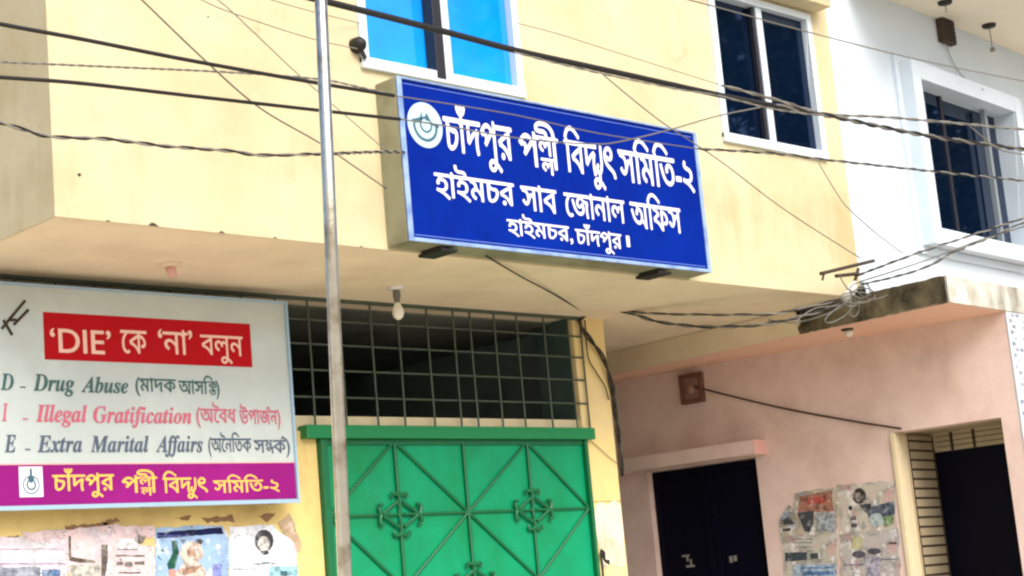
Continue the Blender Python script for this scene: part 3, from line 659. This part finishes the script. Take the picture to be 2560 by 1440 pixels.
poster(PINK, 'sheet with a small dark round head, upper right among pink wall posters', [(2092,1214),(2160,1207),(2236,1202),(2242,1320),(2170,1330),(2100,1334)], (194,188,174),
  [('portrait', (62,56,54), [ell(2149,1240,17,20)]), ('portrait', (160,148,138), [ell(2147,1243,8,12)]), ('printed_shape', (58,60,66), [[(2150,1262),(2178,1258),(2180,1276),(2174,1286),(2164,1280)], ell(2127,1270,5,6)]),
   ('printed_shape', (84,96,112), [[(2168,1274),(2190,1264),(2236,1252),(2238,1286),(2200,1296),(2176,1304)]]), ('printed_shape', (178,196,196), [ell(2192,1300,18,18)]),
   ('printed_shape', (126,150,108), [[(2210,1292),(2236,1288),(2234,1308),(2212,1318)]]), ('printed_line', (104,98,104), [R4(2128,1290,2142,1300), R4(2130,1308,2144,1318)])], w=.0045, amp=.009, group=PP)
poster(PINK, 'lilac-grey sheet with two dark ovals, lower right beside the alcove', [(2100,1336),(2170,1328),(2246,1318),(2258,1560),(2104,1560)], (184,180,176),
  [('printed_block', (186,184,140), [R4(2128,1342,2156,1372)]), ('headline_strip', (92,88,100), [ell(2148,1386,17,9), ell(2186,1378,17,8)]), ('printed_block', (176,172,190), [R4(2166,1392,2200,1560)]), ('printed_line', (128,128,150), [R4(2202,1396,2244,1399), R4(2110,1410,2160,1413)]), ('printed_line', (70,74,80), [R4(2222,1355,2242,1359)])], w=.003, amp=.009, group=PP)
# ------------------------------------------------------------------ small fittings
def lathe(mb, base, axis, prof, n=16):
    ax = Vector(axis).normalized(); a = ax.cross(Vector((1, 0, 0)) if abs(ax.x) < .9 else Vector((0, 1, 0))).normalized(); b = ax.cross(a); k0 = len(mb.v)
    for d, r in prof: mb.v += [Vector(base)+ax*d+a*(r*math.cos(2*math.pi*k/n))+b*(r*math.sin(2*math.pi*k/n)) for k in range(n)]
    for i in range(len(prof)-1):
        for k in range(n): j = (k+1) % n; mb.f.append((k0+i*n+k, k0+i*n+j, k0+(i+1)*n+j, k0+(i+1)*n+k))
    return mb
p = atz(990, 716, 3.6); p.z = 3.5985
lp = thing('ceiling_bulb', 'frosted light bulb in a pale holder hanging from the soffit above the gate', 'light bulb', p)
obj('ceiling_rose', lathe(MB(), p, (0,0,-1), [(-.002,.0),(0,.055),(.012,.055),(.022,.03),(.022,0)]), M['porcelain'], lp, smooth=True)
obj('holder', lathe(MB(), p, (0,0,-1), [(.02,.0),(.02,.022),(.07,.024),(.072,.018),(.10,.018),(.10,0)]), M['cable_grey'], lp, smooth=True)
obj('bulb', lathe(MB(), p, (0,0,-1), [(.095,0),(.095,.016),(.115,.022),(.14,.034),(.165,.037),(.188,.03),(.203,.014),(.206,0)]), M['bulb'], lp, smooth=True)
p = atz(425, 658, 3.6); p.z = 3.5985
lp = thing('ceiling_holder', 'empty pinkish lamp holder on the soffit above the notice board', 'lamp holder', p)
obj('ceiling_rose', lathe(MB(), p, (0,0,-1), [(-.002,.0),(0,.06),(.012,.058),(.02,.03),(.02,0)]), M['soffit'], lp, smooth=True)
obj('holder', lathe(MB(), p+Vector((0,0,-.018)), (.25,-.1,-1), [(0,.0),(0,.03),(.03,.026),(.06,.02),(.06,0)]), M['pink_bright'], lp, smooth=True)
p = atz(2118, 822, 3.406)
lp = thing('soffit_light', 'small round light on the pink soffit beside the mouldy slab edge', 'light', p)
obj('base', lathe(MB(), p, (0,0,-1), [(-.002,0),(0,.045),(.012,.045),(.012,0)]), M['iron'], lp, smooth=True)
obj('globe', lathe(MB(), p, (0.5,0,-1), [(.01,0),(.01,.022),(.03,.032),(.05,.028),(.062,.012),(.064,0)]), M['bulb'], lp, smooth=True)
# junction box on the pink wall
a, b = (.67, 3.36), (.88, 3.12)
jb = thing('junction_box', 'shallow square junction box high on the pink wall', 'junction box', PINK.p(.775, 3.12))
mp_ = mat('dusty_pink_plastic', rgb(150,116,104), .6, var=.1)
obj('frame', MB(PINK).box(a[0], b[0], a[1]-.035, a[1], 0, .05).box(a[0], b[0], b[1], b[1]+.03, 0, .05).box(a[0], a[0]+.03, b[1]+.031, a[1]-.036, 0, .05).box(b[0]-.03, b[0], b[1]+.031, a[1]-.036, 0, .05), mat('brown_box_frame', rgb(112,76,62), .7, var=.2), jb, bevel=.004)
obj('cover', MB(PINK).box(a[0]+.031, b[0]-.031, b[1]+.031, a[1]-.036, .001, .03), mp_, jb)
obj('switch', lathe(MB(), PINK.p(.77, 3.23, .03), PINK.n, [(0,.0),(0,.045),(.03,.04),(.035,0)]), mp_, jb, smooth=True)
# dark wall box under the eave, ceiling hook
vb_ = thing('vent_box', 'dark rectangular box high on the white wall under the eave', 'vent box', WHT.p(1.9, 5.9))
obj('box', MB(WHT).box(1.80, 2.02, 5.88, 6.13, 0, .06), M['iron'], vb_, bevel=.006)
mb = MB(WHT)
for k in range(6): mb.box(1.815, 2.005, 5.90+.036*k, 5.915+.036*k, .0605, .068)
obj('slat', mb, M['black'], vb_)
for px, lab in (((2472, 62), 'dark lamp hook with a dangling wire on the eave, at the right'), ((2362, 4), 'dark stub of a lamp hook on the eave, above the vent box')):
    p = atz(*px, 6.081)
    hk = thing('lamp_hook', lab, 'lamp hook', p, 'lamp hooks under the eave')
    obj('base', lathe(MB(), p, (0,0,-1), [(-.002,0),(0,.06),(.02,.055),(.03,.02),(.03,0)]), M['black'], hk, smooth=True)
    L_ = .17 if px[0] > 2400 else .06
    obj('wire', MB().tube([p+Vector((0,0,-.03)), p+Vector((.004,0,-.03-L_*.5)), p+Vector((0,0,-.03-L_))], .005, 6), M['cable_pale'], hk)
    if L_ > .1: obj('holder', lathe(MB(), p+Vector((0,0,-.2)), (0.3,0,-1), [(0,0),(0,.02),(.03,.024),(.04,0)]), M['cable_pale'], hk, smooth=True)
# black clamp beside the blue window
p = FAC.p(5.985, 4.73)
cl = thing('wall_clamp', 'small black clamp on the plaster beside the blue window', 'clamp', p)
obj('clamp_body', lathe(MB(), FAC.p(5.985, 4.745), FAC.n, [(0,0),(0,.045),(.05,.04),(.075,.02),(.08,0)]), M['black'], cl, smooth=True)
obj('stay', MB(FAC).tube([(5.985,4.745,.03),(6.0,4.70,.04),(6.02,4.665,.04)], .012, 6), M['black'], cl)

# ------------------------------------------------------------------ steel pole in front of everything
dist = 7.0
p1 = EYE + ray(802, 0)*dist; p0 = EYE + ray(862, 1440)*dist
t = (p1-p0).normalized(); k = p0.z/t.z
foot = p0 - t*k; top = p1 + t*1.6
pl = thing('steel_pole', 'slim galvanised steel pole standing in front of the gate and notice board', 'pole', (foot.x, foot.y, 0))
obj('shaft', MB().tube([foot+t*.05, foot+t*1.5, foot+t*3, top], [.031, .0295, .027, .024], 24), M['steel'], pl, smooth=True)
obj('base_collar', MB().tube([foot, foot+t*.12], .045, 16), M['steel'], pl)

# ------------------------------------------------------------------ cables
def smooth_pts(pts, per=8):
    P = [Vector(p) for p in pts]
    if len(P) == 2: return [P[0].lerp(P[1], i/per) for i in range(per+1)]
    out = []
    for i in range(len(P)-1):
        a, b, c, d = P[max(i-1,0)], P[i], P[i+1], P[min(i+2,len(P)-1)]
        for k in range(per):
            s = k/per; out.append(.5*((2*b)+(c-a)*s+(2*a-5*b+4*c-d)*s*s+(3*b-a-3*c+d)*s**3))
    return out+[P[-1]]
CG = 'overhead cables strung along the front of the buildings'
def cable(label, px, Y, r, m='black', twist=None, group=CG, name='overhead_cable', tw=.11):
    """px: points seen on the vertical plane(s) Y; twist: material of a second strand wound round the first"""
    Ys = Y if isinstance(Y, (list, tuple)) else [Y]*len(px)
    pts = smooth_pts([at(a, b, y) for (a, b), y in zip(px, Ys)])
    if not twist:
        o = obj(name, MB().tube(pts, r, 8), M[m], smooth=True, origin=pts[0]); return tag(o, label, 'cable', group)
    o = thing(name, label, 'cable', pts[0], group)
    fine = [pts[0]]
    for a, b in zip(pts, pts[1:]):
        n = max(1, int((b-a).length/(tw/7)))
        fine += [a.lerp(b, i/n) for i in range(1, n+1)]
    for k, mm in ((0, m), (1, twist)):
        s, q = 0, []
        for i, p in enumerate(fine):
            if i: s += (p-fine[i-1]).length
            tdir = (fine[min(i+1, len(fine)-1)]-fine[max(i-1, 0)]).normalized()
            a = tdir.cross(Vector((0,0,1))).normalized(); b = tdir.cross(a); ph = 2*math.pi*s/tw + k*math.pi + .8*math.sin(s*1.7)
            q.append(p+(a*math.cos(ph)+b*math.sin(ph))*r*.9)
        obj('strand', MB().tube(q, r*.85, 6), M[mm], o, smooth=True)
    return o
YA_, YB_ = 5.6, 5.9
cable('thick black cable bundle crossing from the pole top past the blue window', [(620,-42),(820,5),(1100,76),(1290,126),(1500,172),(1810,240),(1935,264)], YA_, .0155)
cable('twisted dark cable carrying on from the thick bundle across the navy window', [(1930,263),(2050,285),(2310,338),(2560,374),(2760,402)], YA_, .009, 'black', 'cable_grey', tw=.3)
cable('pale thin wire wound loosely beneath the thick bundle', [(1285,130),(1400,160),(1560,196),(1700,224),(1800,240),(1930,272),(2060,290)], YA_-.02, .0035, 'cable_pale', 'cable_grey', tw=.2)
cable('light grey wire from the navy window to the right edge, above the dark twisted one', [(1806,214),(1935,248),(2060,284),(2200,292),(2300,300),(2420,311),(2560,324),(2760,338)], YA_+.05, .006, 'cable_grey', 'cable_pale', tw=.35)
cable('upper black cable on the left, running from the left edge to the sign', [(-160,25),(0,60),(200,97),(480,152),(790,207),(985,239)], YB_, .0092)
cable('fine wire continuing the upper left cable over the sign face', [(985,239),(1150,264),(1300,290),(1500,334),(1745,372)], YB_, .0034, 'cable_grey')
cable('twisted black and pale cable from the sign corner across the white wall', [(1745,372),(1940,384),(2070,400),(2300,425),(2560,452),(2760,470)], YB_, .0055, 'black', 'cable_pale', tw=.24)
cable('lower black cable on the left, running just above the sign middle', [(-160,178),(0,193),(200,208),(480,240),(790,275),(1000,298)], YB_+.1, .0085)
cable('thin wire sagging across the sign and rising to the navy window', [(1000,298),(1110,314),(1300,346),(1480,360),(1560,352),(1683,322),(1798,289),(1935,262)], YB_+.1, .0042, 'cable_grey')
cable('twisted slack cable crossing the plaster below the two black ones', [(-160,270),(0,307),(70,327),(130,342),(260,347),(330,355),(420,366),(580,378),(650,388),(800,385),(945,380),(1010,381)], [YB_+.2]*10+[6.6,6.93], .0055, 'black', 'cable_pale', tw=.2)
cable('faint grey wire between the two black cables on the left', [(-160,148),(0,155),(250,166),(560,180),(790,197),(900,218),(975,236)], [6.2]*4+[6.1,6.0,5.95], .0035, 'cable_pale', 'cable_grey', tw=.09)
cable('thin slanting wire running down to the pole from the top left', [(280,-70),(355,0),(520,158),(650,270),(800,358),(900,426),(966,472)], [6,6,6.1,6.3,6.7,6.9,7.0], .004, 'cable_grey')
cable('pale slanting wire behind the pole, right of the other slanting one', [(440,-80),(545,0),(600,48),(750,190),(900,320),(964,376)], [6.4,6.4,6.5,6.8,6.95,7.0], .003, 'cable_pale')
cable('pale wire meeting the blue window frame below its black clamp', [(420,-44),(505,0),(580,32),(770,94),(893,122)], [6.6,6.6,6.7,6.9,7.06], .003, 'cable_pale')
cable('hair-thin wire crossing the plaster just below the pole top', [(560,-40),(680,0),(770,26),(900,58)], [6.8,6.9,7.0,7.1], .0025, 'cable_grey')
cable('thin grey wire across the upper navy window and white wall', [(1600,-30),(1770,12),(2020,80),(2300,150),(2560,203),(2760,240)], YB_+.3, .0042, 'cable_grey')
cable('fine wire on the plaster between the two windows', [(1290,57),(1400,86),(1500,118),(1806,214)], YA_+.05, .0025, 'cable_pale')
cable('thin wire slanting down the plaster right of the sign', [(1500,180),(1584,250),(1667,314),(1800,402),(1960,523),(2150,645)], [6.6,6.6,6.65,6.7,6.75,6.8], .0038, 'cable_grey')
cable('thin wire curving from the navy window down the white wall', [(2046,406),(2090,480),(2120,520),(2190,583),(2258,634)], [6.9,6.8,6.75,6.7,6.6], .0038, 'cable_grey')
cable('thin black lead from the sign underside to the pillar top', [(1215,640),(1300,690),(1380,733),(1462,782)], [7.05,7.3,7.7,8.25], .005, 'black', group='cables under the soffit', name='lead_cable')
cable('brown lead stapled across the soffit behind the sign', [(1366,748),(1460,730),(1560,712),(1720,693)], [7.95,7.75,7.55,7.25], .0045, 'iron', group='cables under the soffit', name='lead_cable')
cable('heavy black cable sagging from the pillar top to the wall bracket', [(1452,800),(1475,783),(1560,779),(1640,803),(1760,817),(1900,812),(2000,792),(2080,768),(2135,738)], [8.34,8.3,8.1,7.9,7.6,7.3,7.1,7.0,6.9], .008, 'black', 'cable_grey', group='cables under the soffit', name='lead_cable', tw=.3)
cable('slimmer dark cable sagging above the heavy one from the pillar top', [(1470,782),(1560,776),(1640,784),(1840,787),(1960,781),(2100,748),(2130,736)], [8.3,8.1,7.9,7.4,7.2,6.95,6.9], .0065, 'black', 'cable_pale', group='cables under the soffit', name='lead_cable', tw=.3)
cable('thick dark cable running down the right side of the pillar', [(1448,800),(1458,826),(1478,852),(1505,890),(1520,930),(1530,975),(1540,1040),(1548,1105),(1556,1190)], [8.34,8.34,8.34,8.34,8.345,8.36,8.37,8.37,8.37], .011, 'iron', 'black', group='cables on the pillar', name='lead_cable', tw=.4)
cable('thin dark cable drooping across the pillar face', [(1462,800),(1470,890),(1490,930),(1512,965),(1522,1000)], 8.355, .005, 'iron', group='cables on the pillar', name='lead_cable')
cable('pale cable hanging straight beside the pillar edge', [(1538,960),(1546,1040),(1552,1110),(1556,1165)], 8.40, .007, 'cable_grey', group='cables on the pillar', name='lead_cable')
cable('thin scratch-like wire crossing the pillar below the beam end', [(1478,1102),(1520,1140),(1545,1160)], 8.365, .003, 'cable_grey', group='cables on the pillar', name='lead_cable')
pw = [PINK.p(.80, 3.25, .04), PINK.p(1.5, 2.99, .02), PINK.p(2.1, 2.80, .015), PINK.p(2.52, 2.68, .015)]
tag(obj('lead_cable', MB().tube(smooth_pts(pw), .0075, 8), M['iron'], smooth=True, origin=pw[0]), 'dark cable from the junction box to the shuttered alcove', 'cable')
q = [WHT.p(1.86, 5.88, .03), WHT.p(2.0, 5.72, .02), WHT.p(2.12, 5.6, .05), WHT.p(2.2, 5.5, .15)]
tag(obj('lead_cable', MB().tube(smooth_pts(q), .004, 6), M['cable_pale'], smooth=True, origin=q[0]), 'pale lead hanging from the vent box to the window surround', 'cable')

# wall bracket where the service cables end
o = at(2128, 745, 6.86)
br = thing('cable_bracket', 'rusty cross arm with white insulator at the cream wall corner', 'bracket', o)
P = lambda x, y, Y=6.86: at(x, y, Y)
obj('cross_arm', MB().tube([P(2052,684), P(2118,668), P(2184,652)], .014, 6), M['iron'], br)
obj('lower_arm', MB().tube([P(2090,690), P(2145,684)], .014, 6).tube([P(2060,684), P(2056,700)], .008, 6), M['iron'], br)
obj('post', MB().tube([P(2146,672), P(2138,700), P(2126,748)], .012, 6).tube([P(2126,748), P(2126,748,7.12)], .012, 6), M['iron'], br)
i0, i1 = P(2118,748,6.84), P(2138,706,6.84); L_ = (i1-i0).length
obj('insulator', lathe(MB(), i0, i1-i0, [(0,0),(0,.03),(L_*.3,.036),(L_*.4,.022),(L_*.5,.036),(L_*.75,.034),(L_*.85,.02),(L_,.016),(L_,0)]), M['porcelain'], br, smooth=True)
obj('clamp', lathe(MB(), P(2150,728,6.84), (.2,-1,0), [(-.03,0),(-.03,.035),(.03,.035),(.03,0)]), M['black'], br, smooth=True)
mb = MB()
for k in range(4):
    cx, cy, rx_, ry_ = (2150,726,26,20), (2158,738,30,18), (2128,752,22,14), (2140,744,40,14)
    cx, cy, rx_, ry_ = (cx, cy, rx_, ry_)[k]
    mb.tube([P(cx+rx_*math.cos(a*.45+k), cy+ry_*math.sin(a*.45+k), 6.80-.01*k-.002*a) for a in range(15)], .005, 6)
tag(obj('cable_coil', mb, M['cable_grey'], smooth=True, origin=o), 'loops of spare cable tangled around the white insulator', 'cable coil')
TG = 'loose cable ends tangled round the bracket'
for lab, px in (('loose wire end drooping left of the insulator in a long loop', [(2126,748),(2090,772),(2062,800),(2080,806),(2118,784),(2140,752)]),
                ('loose wire end hanging in a narrow loop below the insulator', [(2134,740),(2124,772),(2132,792),(2146,780),(2148,748)]),
                ('loose wire end lying along the slab edge right of the insulator', [(2146,734),(2176,748),(2210,742),(2246,724),(2262,728)]),
                ('loose wire end curling over the mouldy edge toward the soffit', [(2128,752),(2096,764),(2040,770),(1998,796),(1990,812)]),
                ('loose wire end sticking up from the lower arm', [(2100,690),(2108,706),(2120,722),(2134,730)])):
    cable(lab, px, [6.80]*len(px), .0042, 'cable_grey', group=TG, name='wire_end')
SGP = 'service wires rising from the bracket to the right'
cable('topmost service wire from the bracket rising past the white window', [(2140,690),(2230,656),(2325,622),(2430,588),(2560,545),(2700,500)], [6.84,6.5,6.3,6.15,6.0,5.9], .006, 'black', 'cable_pale', group=SGP, name='service_wire', tw=.2)
cable('middle service wire from the bracket, between two twisted ones', [(2150,704),(2240,676),(2345,640),(2450,600),(2560,566),(2700,520)], [6.84,6.5,6.3,6.15,6.0,5.9], .0045, 'cable_grey', group=SGP, name='service_wire')
cable('lowest service wire from the bracket, looping over the slab corner', [(2150,712),(2245,690),(2320,666),(2385,630),(2470,596),(2560,556),(2700,505)], [6.84,6.5,6.3,6.15,6.05,5.95,5.9], .0055, 'black', 'cable_pale', group=SGP, name='service_wire', tw=.2)
cable('slack cable drooping along the mouldy slab edge', [(2128,752),(2080,780),(2020,800),(1975,806),(1920,800)], [6.84,6.95,7.1,7.2,7.35], .006, 'cable_grey', group='cables under the soffit', name='lead_cable')
cable('thin cable dropping diagonally across the white window', [(2420,311),(2460,345),(2500,374),(2560,386),(2700,400)], 5.9, .0045, 'cable_grey')

# ------------------------------------------------------------------ trees across the street (seen in the window glass)
def tree(label, x, y, h, r, seed):
    rnd = random.Random(seed)
    t = thing('street_tree', label, 'tree', (x, y, 0), 'trees across the street')
    mb = MB(); B = Vector((x, y, -.12)); fork = h*.42
    mb.tube([B, B+Vector((.1,.05,fork*.5)), B+Vector((.0,.1,fork)), B+Vector((.2,0,h*.8))], [.34,.26,.2,.06], 10)
    tips = []
    for k in range(9):
        a = k*.7+rnd.random(); e = Vector((math.cos(a)*r*.7, math.sin(a)*r*.7, h*(.64+.32*rnd.random())))
        s = B+Vector((0,.1,fork*(.8+.5*rnd.random()))); mb.tube([s, s.lerp(B+e, .5)+Vector((0,0,.3)), B+e], [.12,.07,.02], 7); tips.append(B+e)
    obj('trunk', mb, M['bark'], t, smooth=True)
    lf = MB()
    cl = [tips[i % 9]+Vector((rnd.gauss(0,1)*r*.3, rnd.gauss(0,1)*r*.3, rnd.gauss(0,1)*h*.08)) for i in range(95)]
    for c in cl:
        R_ = r*rnd.uniform(.16,.3)
        for k in range(190):
            d = Vector((rnd.gauss(0,1), rnd.gauss(0,1), rnd.gauss(0,.7))).normalized()*R_*rnd.random()**.4
            a = Vector((rnd.gauss(0,1), rnd.gauss(0,1), rnd.gauss(0,1))).normalized(); b = a.cross(Vector((rnd.gauss(0,1),rnd.gauss(0,1),.3))).normalized(); s = rnd.uniform(.13,.24)
            q = c+d; lf.quad(q-a*s, q+b*s*.5, q+a*s, q-b*s*.5)
    obj('crown', lf, M['leaf'], t)
tree('tall leafy tree across the street, mirrored in the navy window', 31.5, -9, 19, 5.6, 3)
tree('broad leafy tree across the street, mirrored in the white-framed window', 41.5, -9, 17.5, 5.4, 5)
tree('slender leafy tree across the street, standing farthest along the road', 52, -9, 15, 5, 8)
